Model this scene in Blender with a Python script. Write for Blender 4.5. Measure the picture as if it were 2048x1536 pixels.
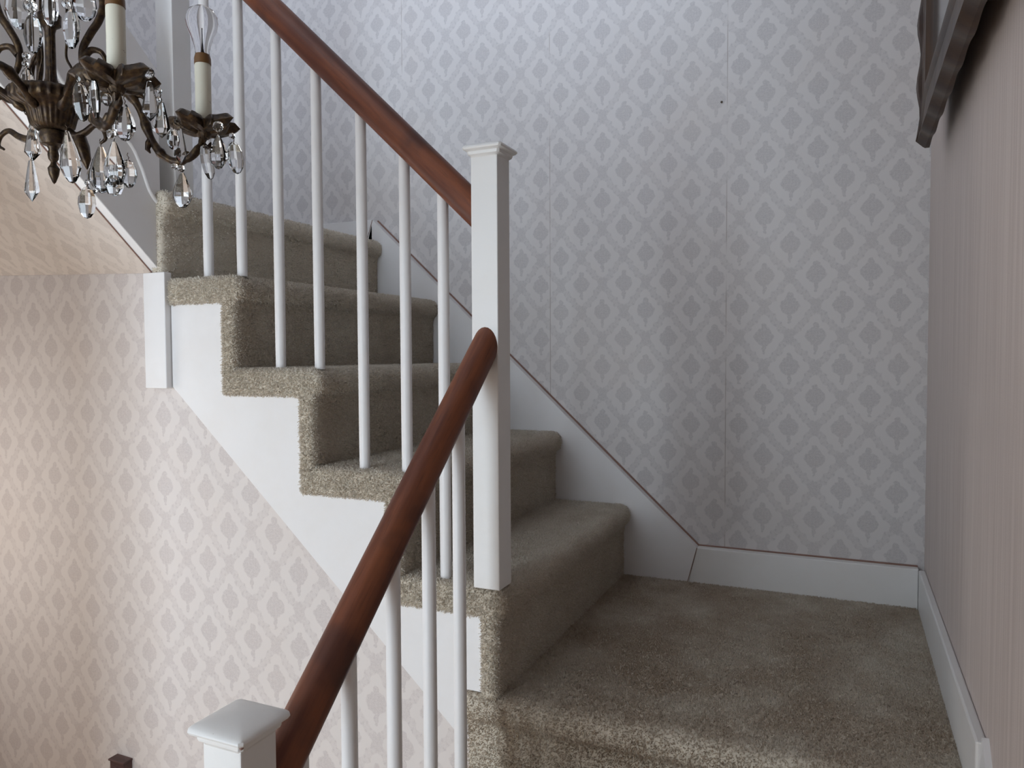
import bpy, bmesh, math, random
import numpy as np
from mathutils import Vector, Matrix

for o in list(bpy.data.objects):
    bpy.data.objects.remove(o)
SC = bpy.context.scene
COL = SC.collection
random.seed(4)
RNG = np.random.default_rng(7)

# ------------------------------------------------------------------ camera
# x runs along the back wall, y into the depth, z up; the landing carpet is z = 0
CAM = Vector((-0.172, -1.978, 0.596))
RT = Vector((0.91234, 0.40939, -0.00511))
UPV = Vector((-0.01114, 0.03731, 0.99924))
FW = Vector((-0.40927, 0.91160, -0.03860))
cd = bpy.data.cameras.new('camera')
cd.sensor_width = 36.0
cd.lens = 36.0 * 1490.5 / 2048.0
cd.clip_start = 0.02
cam = bpy.data.objects.new('camera', cd)
COL.objects.link(cam)
cam.matrix_world = Matrix(((RT.x, UPV.x, -FW.x, CAM.x), (RT.y, UPV.y, -FW.y, CAM.y), (RT.z, UPV.z, -FW.z, CAM.z), (0, 0, 0, 1)))
SC.camera = cam

# ------------------------------------------------------------------ light
SC.view_settings.view_transform = 'Standard'
SC.view_settings.look = 'None'
SC.view_settings.gamma = 1.0
SC.view_settings.use_curve_mapping = False
SC.view_settings.exposure = 0.0
cy = SC.cycles
cy.use_adaptive_sampling = True
cy.adaptive_threshold = 0.05
cy.adaptive_min_samples = 16
cy.use_denoising = True
cy.use_light_tree = False
cy.max_bounces = 6
cy.diffuse_bounces = 4
cy.glossy_bounces = 3
cy.transmission_bounces = 6
cy.caustics_reflective = False
cy.caustics_refractive = False
W = bpy.data.worlds.new('sky')
SC.world = W
W.use_nodes = True
W.node_tree.nodes['Background'].inputs[0].default_value = (0.60, 0.75, 1.0, 1)
W.node_tree.nodes['Background'].inputs[1].default_value = 0.6


def window_light(name, loc, rot, sx, sy, power, color, spread=180):
    l = bpy.data.lights.new(name, 'AREA')
    l.shape = 'RECTANGLE'
    l.size, l.size_y = sx, sy
    l.energy = power
    l.color = color
    l.spread = math.radians(spread)
    o = bpy.data.objects.new(name, l)
    COL.objects.link(o)
    o.location = loc
    o.rotation_euler = rot
    return o


FRONT_Y = -3.30          # front wall of the hall, behind the camera
DOOR = (-1.75, -1.00, -0.70, 1.22)      # glazed front door: x0, x1, z0, z1
UPWIN = (-1.70, -0.60, 1.95, 3.05)      # window over it
window_light('door_daylight', ((DOOR[0] + DOOR[1]) / 2, FRONT_Y + 0.05, (DOOR[2] + DOOR[3]) / 2), (math.radians(90), 0, 0),
             DOOR[1] - DOOR[0] - 0.06, DOOR[3] - DOOR[2] - 0.06, 36, (0.77, 0.895, 1.0))
window_light('upper_daylight', ((UPWIN[0] + UPWIN[1]) / 2, FRONT_Y + 0.05, (UPWIN[2] + UPWIN[3]) / 2), (math.radians(90), 0, 0),
             UPWIN[1] - UPWIN[0] - 0.06, UPWIN[3] - UPWIN[2] - 0.06, 60, (0.68, 0.81, 1.0))

SIDE = (-1.47, -1.08, -0.15, 0.62)       # made-up opening for the added fill light on the left: y0, y1, z0, z1
window_light('side_fill_light', (-2.45 + 0.05, (SIDE[0] + SIDE[1]) / 2, (SIDE[2] + SIDE[3]) / 2), (0, math.radians(-90), 0),
             SIDE[3] - SIDE[2] - 0.06, SIDE[1] - SIDE[0] - 0.06, 3.6, (1.0, 0.97, 0.93))  # invented fill that brightens the lower left wall and the soffit

# ------------------------------------------------------------------ materials


class NT:
    """small helper for node materials"""

    def __init__(self, name):
        self.m = bpy.data.materials.new(name)
        self.m.use_nodes = True
        self.t = self.m.node_tree
        self.b = self.t.nodes['Principled BSDF']
        self.out = self.t.nodes['Material Output']

    def n(self, typ, **kw):
        x = self.t.nodes.new(typ)
        for k, v in kw.items():
            setattr(x, k, v)
        return x

    def link(self, a, b):
        self.t.links.new(a, b)

    def put(self, sock, v):
        if hasattr(v, 'is_linked') or hasattr(v, 'links'):
            self.link(v, sock)
        else:
            sock.default_value = v

    def math(self, op, a, b=None, c=None, clamp=False):
        x = self.n('ShaderNodeMath', operation=op, use_clamp=clamp)
        self.put(x.inputs[0], a)
        if b is not None:
            self.put(x.inputs[1], b)
        if c is not None:
            self.put(x.inputs[2], c)
        return x.outputs[0]

    def mixc(self, f, a, b):
        x = self.n('ShaderNodeMix', data_type='RGBA')
        self.put(x.inputs[0], f)
        self.put(x.inputs[6], a)
        self.put(x.inputs[7], b)
        return x.outputs[2]

    def mixf(self, f, a, b):
        x = self.n('ShaderNodeMix', data_type='FLOAT')
        self.put(x.inputs[0], f)
        self.put(x.inputs[2], a)
        self.put(x.inputs[3], b)
        return x.outputs[0]

    def smooth(self, v, lo, hi):
        x = self.n('ShaderNodeMapRange', interpolation_type='SMOOTHSTEP')
        self.put(x.inputs[0], v)
        x.inputs[1].default_value = lo
        x.inputs[2].default_value = hi
        return x.outputs[0]

    def noise(self, vec, scale, detail=2.0, rough=0.5, out='Fac'):
        x = self.n('ShaderNodeTexNoise')
        if vec is not None:
            self.link(vec, x.inputs['Vector'])
        x.inputs['Scale'].default_value = scale
        x.inputs['Detail'].default_value = detail
        x.inputs['Roughness'].default_value = rough
        return x.outputs[out]

    def bump(self, h, strength, dist=0.001):
        x = self.n('ShaderNodeBump')
        x.inputs['Strength'].default_value = strength
        x.inputs['Distance'].default_value = dist
        self.link(h, x.inputs['Height'])
        self.link(x.outputs[0], self.b.inputs['Normal'])

    def coord(self, which='Object'):
        return self.n('ShaderNodeTexCoord').outputs[which]

    def base(self, c):
        self.put(self.b.inputs['Base Color'], c)

    def rough(self, v):
        self.put(self.b.inputs['Roughness'], v)


def srgb(r, g, b):
    f = lambda c: (c / 255 / 12.92) if c / 255 <= 0.04045 else ((c / 255 + 0.055) / 1.055) ** 2.4
    return (f(r), f(g), f(b), 1)


PW, PH = 0.121, 0.1514      # wallpaper repeat


def wallpaper(name, light, dark, u0, v0, seam=None, contrast=1.0):
    k = NT(name)
    uv = k.n('ShaderNodeUVMap').outputs[0]
    sep = k.n('ShaderNodeSeparateXYZ')
    # small wobble so that the print is not ruler drawn
    nz = k.n('ShaderNodeTexNoise')
    k.link(uv, nz.inputs['Vector'])
    nz.inputs['Scale'].default_value = 90
    nz.inputs['Detail'].default_value = 1
    off = k.n('ShaderNodeVectorMath', operation='MULTIPLY_ADD')
    k.link(nz.outputs['Color'], off.inputs[0])
    off.inputs[1].default_value = (0.010, 0.010, 0)
    k.link(uv, off.inputs[2])
    k.link(off.outputs[0], sep.inputs[0])
    u = k.math('MULTIPLY_ADD', sep.outputs[0], 1 / PW, -(u0 + 0.005) / PW)
    v = k.math('MULTIPLY_ADD', sep.outputs[1], 1 / PH, -(v0 + 0.005) / PH)

    def cen(x, o):
        y = k.math('ADD', x, o)
        return k.math('SUBTRACT', y, k.math('FLOOR', k.math('ADD', y, 0.5)))
    ua, va = cen(u, 0.0), cen(v, 0.0)
    ub, vb = cen(u, 0.5), cen(v, 0.5)
    na = k.math('ADD', k.math('ABSOLUTE', ua), k.math('ABSOLUTE', va))
    nb = k.math('ADD', k.math('ABSOLUTE', ub), k.math('ABSOLUTE', vb))
    pick = k.math('LESS_THAN', nb, na)
    du = k.mixf(pick, ua, ub)
    dv = k.mixf(pick, va, vb)
    au = k.math('ABSOLUTE', du)
    av = k.math('ABSOLUTE', dv)

    def ell(cx, cy, rx, ry, p=2.0):
        a = k.math('POWER', k.math('DIVIDE', k.math('ABSOLUTE', k.math('SUBTRACT', au, cx)), rx), p)
        b = k.math('POWER', k.math('DIVIDE', k.math('ABSOLUTE', k.math('SUBTRACT', dv, cy)), ry), p)
        return k.math('ADD', a, b)
    body = k.smooth(ell(0, 0.0, 0.200, 0.160, 1.55), 1.12, 0.86)
    nub = k.smooth(ell(0, 0.165, 0.062, 0.055), 1.2, 0.75)
    stem = k.smooth(ell(0, -0.195, 0.042, 0.070), 1.2, 0.7)
    bud = k.smooth(ell(0, -0.275, 0.028, 0.024), 1.3, 0.6)
    med = k.math('MAXIMUM', k.math('MAXIMUM', body, nub), k.math('MAXIMUM', stem, bud))
    # fine drawn lines inside the flower
    flo = k.math('SINE', k.math('MULTIPLY', k.math('ADD', au, k.math('MULTIPLY', dv, 1.4)), 58))
    flo2 = k.math('SINE', k.math('MULTIPLY', k.math('SUBTRACT', au, k.math('MULTIPLY', dv, 1.7)), 47))
    med = k.math('MULTIPLY', med, k.math('MULTIPLY_ADD', k.math('MULTIPLY', flo, flo2), 0.16, 0.86))
    # ogee bands: edge of the diamond cell, lumpy inner border, open pointed top
    d = k.math('ADD', au, av)
    along = k.math('SUBTRACT', au, av)
    lump = k.math('SINE', k.math('MULTIPLY_ADD', along, 23.0, 0.6))
    low = k.math('LESS_THAN', dv, 0.0)
    # the lower half bulges outwards, the upper half stays slender
    bulge = k.math('MULTIPLY', k.math('SUBTRACT', 0.25, k.math('ABSOLUTE', k.math('MULTIPLY', along, 0.5))), 0.16)
    edge = k.math('ADD', k.math('MULTIPLY_ADD', lump, 0.021, 0.402), k.math('MULTIPLY', bulge, k.mixf(low, -0.9, 1.0)))
    rel = k.math('SUBTRACT', d, edge)
    band = k.smooth(rel, -0.012, 0.026)
    # light thread running through the band so that it reads as a garland
    thread = k.math('SINE', k.math('MULTIPLY', along, 46.0))
    gar = k.smooth(k.math('ADD', k.math('MULTIPLY', thread, 0.5), k.math('MULTIPLY', rel, -6.0)), -0.35, 0.55)
    cross = k.math('MINIMUM', k.math('ADD', au, k.math('MULTIPLY', av, -1)), 1.0)
    nearx = k.smooth(k.math('ABSOLUTE', cross), 0.26, 0.36)
    band = k.math('MULTIPLY', band, k.math('MAXIMUM', k.math('MULTIPLY_ADD', gar, 0.55, 0.40), k.math('MULTIPLY', nearx, 0.72)))
    pat = k.math('MAXIMUM', med, band)
    # stippled print
    st = k.noise(uv, 620, 1.0, 0.7)
    st2 = k.noise(uv, 170, 2.0, 0.65)
    pat = k.math('MULTIPLY', pat, k.math('ADD', k.smooth(st, 0.28, 0.66), 0.30), clamp=True)
    pat = k.math('MULTIPLY', pat, k.math('MULTIPLY_ADD', st2, 1.5, 0.16), clamp=True)
    pat = k.math('MULTIPLY', pat, contrast)
    col = k.mixc(pat, light, dark)
    # faint ageing
    age = k.noise(uv, 3.0, 2.0, 0.6)
    col = k.mixc(k.math('MULTIPLY', k.smooth(age, 0.45, 0.75), 0.22), col, (light[0] * 0.93, light[1] * 0.86, light[2] * 0.80, 1))
    if seam:
        s0, sp = seam
        raw = k.n('ShaderNodeSeparateXYZ')
        k.link(uv, raw.inputs[0])
        w = k.math('MULTIPLY_ADD', raw.outputs[0], 1 / sp, -s0 / sp)
        w = k.math('SUBTRACT', w, k.math('FLOOR', k.math('ADD', w, 0.5)))
        ln = k.smooth(k.math('ABSOLUTE', w), 0.0030, 0.0012)
        brk = k.smooth(k.noise(uv, 9, 3), 0.38, 0.6)
        col = k.mixc(k.math('MULTIPLY', k.math('MULTIPLY', ln, brk), 0.65), col, (0.32, 0.26, 0.23, 1))
    k.base(col)
    k.rough(0.62)
    k.b.inputs['Specular IOR Level'].default_value = 0.35
    return k.m


def paint(name, c, rough=0.42, chips=0.0, bumpy=0.15, scale=1.0):
    k = NT(name)
    p = k.coord('Object')
    n1 = k.noise(p, 14 * scale, 4, 0.6)
    col = k.mixc(k.math('MULTIPLY', k.smooth(n1, 0.35, 0.8), 0.30), c, (c[0] * 0.93, c[1] * 0.90, c[2] * 0.86, 1))
    if chips:
        n2 = k.noise(p, 150 * scale, 3, 0.6)
        col = k.mixc(k.math('MULTIPLY', k.smooth(n2, 0.74, 0.78), chips), col, (0.22, 0.15, 0.10, 1))
    k.base(col)
    k.rough(rough)
    k.bump(k.noise(p, 120 * scale, 3, 0.55), bumpy, 0.0008)
    return k.m


def wood(name, c1, c2, c3, along='X'):
    k = NT(name)
    p = k.coord('Object')
    mp = k.n('ShaderNodeMapping')
    k.link(p, mp.inputs[0])
    mp.inputs['Scale'].default_value = (2.2, 30, 30) if along == 'X' else (30, 30, 2.2)
    n1 = k.noise(mp.outputs[0], 1.3, 6, 0.62)
    n2 = k.noise(mp.outputs[0], 7.0, 4, 0.6)
    n3 = k.noise(p, 9.0, 3, 0.5)
    col = k.mixc(k.smooth(n1, 0.34, 0.66), c1, c2)
    col = k.mixc(k.math('MULTIPLY', k.smooth(n3, 0.52, 0.70), 0.75), col, c3)
    col = k.mixc(k.math('MULTIPLY', k.smooth(n2, 0.55, 0.75), 0.45), col, (c1[0] * 0.45, c1[1] * 0.42, c1[2] * 0.45, 1))
    k.base(col)
    k.rough(0.44)
    k.b.inputs['Specular IOR Level'].default_value = 0.35
    k.bump(n2, 0.12, 0.0005)
    return k.m


def carpet(name, cols, thin=False, soil=0.30):
    k = NT(name)
    rnd = k.n('ShaderNodeNewGeometry').outputs['Random Per Island']
    p = k.coord('Object')
    big = k.noise(p, 5.0, 4, 0.6)
    fine = k.noise(p, 210.0, 2, 0.6)
    cr = k.n('ShaderNodeValToRGB')
    k.link(rnd, cr.inputs[0])
    e = cr.color_ramp.elements
    e[0].position, e[0].color = 0.0, cols[0]
    e[1].position, e[1].color = 1.0, cols[-1]
    for i, c in enumerate(cols[1:-1]):
        x = e.new((i + 1) / (len(cols) - 1))
        x.color = c
    col = cr.outputs[0]
    col = k.mixc(k.math('MULTIPLY', k.smooth(fine, 0.4, 0.7), 0.18), col, (cols[0][0] * 0.55, cols[0][1] * 0.52, cols[0][2] * 0.45, 1))
    # trodden patches
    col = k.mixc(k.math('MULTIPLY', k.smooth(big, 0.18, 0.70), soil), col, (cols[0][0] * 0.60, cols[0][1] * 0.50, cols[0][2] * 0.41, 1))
    # yarn lets some light through
    df = k.n('ShaderNodeBsdfDiffuse')
    tr = k.n('ShaderNodeBsdfTranslucent')
    mx = k.n('ShaderNodeMixShader')
    mx.inputs[0].default_value = 0.45 if thin else 0.0
    k.link(col, df.inputs[0])
    k.link(col, tr.inputs[0])
    k.link(df.outputs[0], mx.inputs[1])
    k.link(tr.outputs[0], mx.inputs[2])
    k.t.nodes.remove(k.b)
    k.link(mx.outputs[0], k.out.inputs[0])
    return k.m


def metal_bronze(name):
    k = NT(name)
    p = k.coord('Object')
    n1 = k.noise(p, 160, 4, 0.6)
    n2 = k.noise(p, 45, 3, 0.6)
    col = k.mixc(k.smooth(n1, 0.35, 0.7), srgb(54, 43, 37), srgb(92, 74, 52))
    col = k.mixc(k.math('MULTIPLY', k.smooth(n2, 0.5, 0.7), 0.6), col, srgb(48, 38, 36))
    k.base(col)
    k.b.inputs['Metallic'].default_value = 0.75
    k.rough(0.42)
    k.bump(n1, 0.5, 0.001)
    return k.m


def glass(name, ior=1.5, tint=(1, 1, 1, 1), rough=0.0):
    k = NT(name)
    k.base(tint)
    k.b.inputs['Transmission Weight'].default_value = 1.0
    k.b.inputs['IOR'].default_value = ior
    k.rough(rough)
    return k.m


M = {}
M['paper_back'] = wallpaper('wallpaper_back', srgb(215, 210, 208), srgb(186, 181, 181), -0.968, 1.094, seam=(-0.456, 0.484), contrast=0.85)
M['paper_low'] = wallpaper('wallpaper_low', srgb(219, 211, 207), srgb(194, 184, 182), -1.706, 0.694, contrast=0.85)
M['paper_soffit'] = wallpaper('wallpaper_soffit', srgb(216, 205, 196), srgb(192, 180, 172), 0.02, 0.03, contrast=0.8)
M['white'] = paint('white_gloss_paint', srgb(232, 230, 230), 0.38, 0.0)
M['white_worn'] = paint('white_worn_paint', srgb(230, 228, 226), 0.40, 0.8, 0.2)
M['white_dowel'] = paint('white_dowel_paint', srgb(232, 230, 230), 0.40, 0.15, 0.12, 2.0)
M['ceiling'] = paint('ceiling_paint', srgb(243, 240, 236), 0.8)
M['hall_wall'] = paint('hall_wall_paint', srgb(240, 234, 228), 0.8)
M['rail'] = wood('rail_wood', srgb(90, 49, 36), srgb(126, 72, 46), srgb(70, 40, 33))
M['floor_wood'] = wood('floor_wood', srgb(214, 182, 150), srgb(226, 196, 164), srgb(206, 174, 142))
M['frame_wood'] = wood('frame_wood', srgb(62, 46, 37), srgb(82, 62, 46), srgb(54, 40, 36), 'Z')
M['frame_gold'] = paint('frame_gold_edge', srgb(112, 90, 58), 0.4)
M['box_wood'] = wood('box_wood', srgb(74, 52, 50), srgb(100, 74, 72), srgb(62, 44, 42))
CC = [srgb(219, 211, 200), srgb(235, 229, 219), srgb(226, 219, 208), srgb(243, 238, 229), srgb(222, 216, 202)]
M['carpet'] = carpet('carpet_pile', CC, True)
M['carpet_base'] = carpet('carpet_backing', [srgb(206, 197, 182), srgb(216, 207, 192), srgb(211, 202, 187)])
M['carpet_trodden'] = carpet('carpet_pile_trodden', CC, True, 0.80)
M['carpet_fringe'] = carpet('carpet_cut_edge', CC, True, 0.0)
M['bronze'] = metal_bronze('aged_bronze')
M['crystal'] = glass('cut_crystal', 1.52)
M['bulb'] = glass('bulb_glass', 1.06, (0.97, 0.96, 0.97, 1))
M['caulk'] = paint('brown_caulk_line', srgb(140, 108, 96), 0.7)


def candle_mat():
    k = NT('candle_sleeve_ivory')
    p = k.coord('Object')
    drips = k.noise(p, 260, 2, 0.6)
    k.base(k.mixc(k.math('MULTIPLY', k.smooth(drips, 0.72, 0.76), 0.7), srgb(226, 222, 206), srgb(96, 62, 40)))
    k.rough(0.5)
    return k.m


M['candle'] = candle_mat()
M['socket'] = paint('socket_brass', srgb(110, 76, 40), 0.45)
M['filament'] = paint('bulb_stem', srgb(190, 180, 176), 0.4)


def strie():
    k = NT('strie_wallpaper')
    p = k.n('ShaderNodeUVMap').outputs[0]
    mp = k.n('ShaderNodeMapping')
    k.link(p, mp.inputs[0])
    mp.inputs['Scale'].default_value = (150, 2.0, 1)
    n1 = k.noise(mp.outputs[0], 1.0, 3, 0.6)
    n2 = k.noise(p, 900, 2, 0.6)
    c = k.mixc(k.smooth(n1, 0.3, 0.7), srgb(219, 206, 199), srgb(203, 189, 182))
    c = k.mixc(k.math('MULTIPLY', k.smooth(n2, 0.4, 0.7), 0.25), c, srgb(150, 140, 134))
    k.base(c)
    k.rough(0.7)
    k.bump(n2, 0.2, 0.0005)
    return k.m


M['strie'] = strie()


def mirror_mat():
    k = NT('picture_glass')
    k.base(srgb(120, 122, 122))
    k.rough(0.12)
    k.b.inputs['Metallic'].default_value = 0.6
    return k.m


M['pic_glass'] = mirror_mat()

# ------------------------------------------------------------------ mesh helpers


def finish(name, bm, mat, parent=None, smooth=False, uvf=None):
    me = bpy.data.meshes.new(name)
    bmesh.ops.recalc_face_normals(bm, faces=bm.faces[:])
    if uvf:
        lay = bm.loops.layers.uv.new('UVMap')
        for f in bm.faces:
            for l in f.loops:
                l[lay].uv = uvf(l.vert.co)
    bm.to_mesh(me)
    bm.free()
    if smooth:
        for p in me.polygons:
            p.use_smooth = True
        if smooth != 'all':
            me.set_sharp_from_angle(angle=math.radians(float(smooth) if smooth is not True else 40))
    mats = mat if isinstance(mat, (list, tuple)) else [mat]
    for m in mats:
        me.materials.append(M[m])
    o = bpy.data.objects.new(name, me)
    COL.objects.link(o)
    if parent is not None:
        o.parent = parent
    return o


def empty(name, loc):
    o = bpy.data.objects.new(name, None)
    o.empty_display_size = 0.05
    COL.objects.link(o)
    o.location = loc
    return o


def tag(o, label, cat, group=None):
    o['label'] = label
    o['category'] = cat
    if group:
        o['group'] = group
    return o


def structure(o, label=None):
    o['kind'] = 'structure'
    if label:
        o['label'] = label
    return o


def attach(o, parent):
    """parent keeping the object where it stands (parents carry translation only)"""
    o.parent = parent
    pl = Vector((0, 0, 0))
    q = parent
    while q:
        pl += q.location
        q = q.parent
    o.location = o.location - pl
    return o


def box_bm(x0, x1, y0, y1, z0, z1, bev=0.0, seg=2, bm=None):
    b = bmesh.new() if bm is None else bm
    vs = [b.verts.new((x, y, z)) for x in (x0, x1) for y in (y0, y1) for z in (z0, z1)]
    ids = [(0, 1, 3, 2), (4, 6, 7, 5), (0, 4, 5, 1), (2, 3, 7, 6), (0, 2, 6, 4), (1, 5, 7, 3)]
    fs = [b.faces.new([vs[i] for i in q]) for q in ids]
    if bev:
        es = set(e for f in fs for e in f.edges)
        bmesh.ops.bevel(b, geom=list(es), offset=bev, segments=seg, affect='EDGES', profile=0.5)
    return b


def prism_bm(poly, axis, a, b_, bev_end=0.0, seg=3):
    """poly: 2-D outline; axis 'y': poly is (x,z) extruded from y=a to y=b_; axis 'x': poly is (y,z)"""
    bm = bmesh.new()

    def mk(p, t):
        return (p[0], t, p[1]) if axis == 'y' else (t, p[0], p[1])
    n = len(poly)
    # inward mitred normals, for the rounded end
    area = sum(poly[i][0] * poly[(i + 1) % n][1] - poly[(i + 1) % n][0] * poly[i][1] for i in range(n))
    sg = 1.0 if area > 0 else -1.0
    inw = []
    for i in range(n):
        p, q, r = Vector(poly[i - 1]), Vector(poly[i]), Vector(poly[(i + 1) % n])
        d1, d2 = (q - p).normalized(), (r - q).normalized()
        n1, n2 = Vector((-d1.y, d1.x)) * sg, Vector((-d2.y, d2.x)) * sg
        m = n1 + n2
        m = m / max(m.dot(n1), 0.35) if m.length > 1e-6 else n1
        inw.append(m)
    sgn = 1.0 if b_ > a else -1.0
    st = [(0.0, a)]
    if bev_end:
        for k in range(seg + 1):
            t = math.pi / 2 * k / seg
            st.append((bev_end * (1 - math.cos(t)), b_ - sgn * bev_end * (1 - math.sin(t))))
    else:
        st.append((0.0, b_))
    rings = [[bm.verts.new(mk((poly[i][0] + inw[i].x * off, poly[i][1] + inw[i].y * off), t)) for i in range(n)] for off, t in st]
    bm.faces.new(rings[0])
    bm.faces.new(list(reversed(rings[-1])))
    for va, vb in zip(rings, rings[1:]):
        for i in range(n):
            j = (i + 1) % n
            bm.faces.new((va[j], va[i], vb[i], vb[j]))
    return bm


def frames(pts):
    """parallel transport frames along a polyline"""
    P = [Vector(p) for p in pts]
    T = []
    for i in range(len(P)):
        a = P[max(i - 1, 0)]
        c = P[min(i + 1, len(P) - 1)]
        T.append((c - a).normalized())
    ref = Vector((0, 0, 1)) if abs(T[0].z) < 0.9 else Vector((1, 0, 0))
    N = [(ref - T[0] * ref.dot(T[0])).normalized()]
    for i in range(1, len(P)):
        v = N[-1] - T[i] * N[-1].dot(T[i])
        N.append(v.normalized())
    return P, T, N


def tube_bm(pts, rad, seg=10, bm=None, cap=True):
    b = bmesh.new() if bm is None else bm
    P, T, N = frames(pts)
    rr = rad if isinstance(rad, (list, tuple)) else [rad] * len(P)
    rings = []
    for p, t, n, r in zip(P, T, N, rr):
        bi = t.cross(n)
        rings.append([b.verts.new(p + (n * math.cos(2 * math.pi * k / seg) + bi * math.sin(2 * math.pi * k / seg)) * r) for k in range(seg)])
    for a, c in zip(rings, rings[1:]):
        for k in range(seg):
            b.faces.new((a[k], a[(k + 1) % seg], c[(k + 1) % seg], c[k]))
    if cap:
        b.faces.new(list(reversed(rings[0])))
        b.faces.new(rings[-1])
    return b


def lathe_bm(prof, seg=20, c=(0, 0, 0), bm=None, wob=None, sq=1.0):
    """prof: (r, z) from bottom to top, closed on the axis where r = 0; wob(angle, i) scales r and shifts z"""
    b = bmesh.new() if bm is None else bm
    rings = []
    for i, (r, z) in enumerate(prof):
        if r <= 1e-6:
            rings.append([b.verts.new((c[0], c[1], c[2] + z))])
            continue
        ring = []
        for k in range(seg):
            a = 2 * math.pi * k / seg
            s, dz = wob(a, i) if wob else (1.0, 0.0)
            ring.append(b.verts.new((c[0] + r * s * math.cos(a), c[1] + r * s * math.sin(a) * sq, c[2] + z + dz)))
        rings.append(ring)
    for a, d in zip(rings, rings[1:]):
        if len(a) == 1 and len(d) == 1:
            continue
        for k in range(seg):
            k2 = (k + 1) % seg
            if len(a) == 1:
                b.faces.new((a[0], d[k2], d[k]))
            elif len(d) == 1:
                b.faces.new((a[k], a[k2], d[0]))
            else:
                b.faces.new((a[k], a[k2], d[k2], d[k]))
    for r in (rings[0], rings[-1]):
        if len(r) > 2:
            b.faces.new(r)
    return b


def spline(pts, n=8):
    """Catmull-Rom through points"""
    P = [Vector(p) for p in pts]
    P = [P[0] * 2 - P[1]] + P + [P[-1] * 2 - P[-2]]
    out = []
    for i in range(1, len(P) - 2):
        a, b, c, d = P[i - 1], P[i], P[i + 1], P[i + 2]
        for k in range(n):
            t = k / n
            out.append(0.5 * ((2 * b) + (c - a) * t + (2 * a - 5 * b + 4 * c - d) * t * t + (3 * b - a - 3 * c + d) * t ** 3))
    out.append(P[-2])
    return out


def pile(src, density, length, width, keep, name='carpet_pile', mat='carpet', tilt=0.55, jitter=0.35, parent=None):
    """short yarn tufts, one mesh of small blades over the faces of src that keep(centre, normal) accepts"""
    me = src.data
    bm = bmesh.new()
    bm.from_mesh(me)
    bmesh.ops.triangulate(bm, faces=bm.faces[:])
    tri, nrm, ar = [], [], []
    for f in bm.faces:
        if keep(f.calc_center_median(), f.normal):
            tri.append([list(v.co) for v in f.verts])
            nrm.append(list(f.normal))
            ar.append(f.calc_area())
    bm.free()
    tri = np.array(tri)
    nrm = np.array(nrm)
    ar = np.array(ar)
    n = int(ar.sum() * density)
    idx = RNG.choice(len(ar), n, p=ar / ar.sum())
    r1 = np.sqrt(RNG.random(n))[:, None]
    r2 = RNG.random(n)[:, None]
    t = tri[idx]
    p = t[:, 0] * (1 - r1) + t[:, 1] * r1 * (1 - r2) + t[:, 2] * r1 * r2
    nn = nrm[idx]
    d = nn + RNG.normal(0, tilt, (n, 3))
    d /= np.linalg.norm(d, axis=1)[:, None]
    s = np.cross(d, RNG.normal(0, 1, (n, 3)))
    s /= np.linalg.norm(s, axis=1)[:, None] + 1e-9
    L = (length * (1 - jitter + 2 * jitter * RNG.random(n)))[:, None]
    w = (width * (0.7 + 0.6 * RNG.random(n)))[:, None]
    p = p - nn * 0.0015
    a = p - s * w * 0.5
    b = p + s * w * 0.5
    c = p + d * L
    # a blunt yarn end: quad blade
    c1 = c + s * w * 0.42
    c0 = c - s * w * 0.42
    v = np.stack([a, b, c1, c0], 1).reshape(-1, 3).astype(np.float32)
    m = bpy.data.meshes.new(name)
    m.vertices.add(4 * n)
    m.vertices.foreach_set('co', v.ravel())
    m.loops.add(4 * n)
    m.loops.foreach_set('vertex_index', np.arange(4 * n, dtype=np.int32))
    m.polygons.add(n)
    m.polygons.foreach_set('loop_start', np.arange(0, 4 * n, 4, dtype=np.int32))
    m.polygons.foreach_set('loop_total', np.full(n, 4, dtype=np.int32))
    m.update()
    m.validate()
    m.materials.append(M[mat])
    o = bpy.data.objects.new(name, m)
    COL.objects.link(o)
    o['kind'] = 'stuff'
    o.parent = src if parent is None else parent
    return o


def at(u, v, z):
    """point of the place that the photograph shows at (u, v), z metres deep"""
    return CAM + RT * ((u - 1024) / 1490.5 * z) - UPV * ((v - 768) / 1490.5 * z) + FW * z


# ------------------------------------------------------------------ measures
R = 0.19          # riser
G = 0.1962        # going
X1 = -0.7187      # first riser of the middle flight
YF = -0.815       # open side of the middle flight
TS = 0.0295       # skirting thickness on the back wall
TB = 0.014
HB = 0.0926
FLOOR = -0.76
LEFT = -2.45
TOP = 3.30
NX0, NX1 = -0.761, -0.711     # newel posts

# ------------------------------------------------------------------ room shell
uv_xz = lambda c: (c.x, c.z)
uv_yz = lambda c: (c.y, c.z)
structure(finish('wall_back', box_bm(LEFT - 0.1, 0.1, 0.0, 0.1, FLOOR - 0.1, TOP), 'paper_back', uvf=uv_xz), 'back wall papered in pale damask above the stairs')
structure(finish('wall_right', box_bm(0.0, 0.1, FRONT_Y - 0.1, 0.0, FLOOR - 0.1, TOP), 'strie', uvf=uv_yz), 'plain grey-beige papered wall on the right of the landing')
bm = bmesh.new()
ys = [FRONT_Y - 0.1, SIDE[0], SIDE[1], 0.0]
zs = [FLOOR - 0.1, SIDE[2], SIDE[3], TOP]
for a in range(3):
    for c in range(3):
        if a == 1 and c == 1:
            continue
        box_bm(LEFT - 0.1, LEFT, ys[a], ys[a + 1], zs[c], zs[c + 1], bm=bm)
bmesh.ops.remove_doubles(bm, verts=bm.verts[:], dist=1e-5)
structure(finish('wall_left', bm, 'paper_back', uvf=uv_yz), 'papered wall on the far left')
structure(finish('floor', box_bm(LEFT, 0.0, FRONT_Y, 0.0, FLOOR - 0.1, FLOOR), 'floor_wood'), 'brown wooden hall floor')
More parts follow.
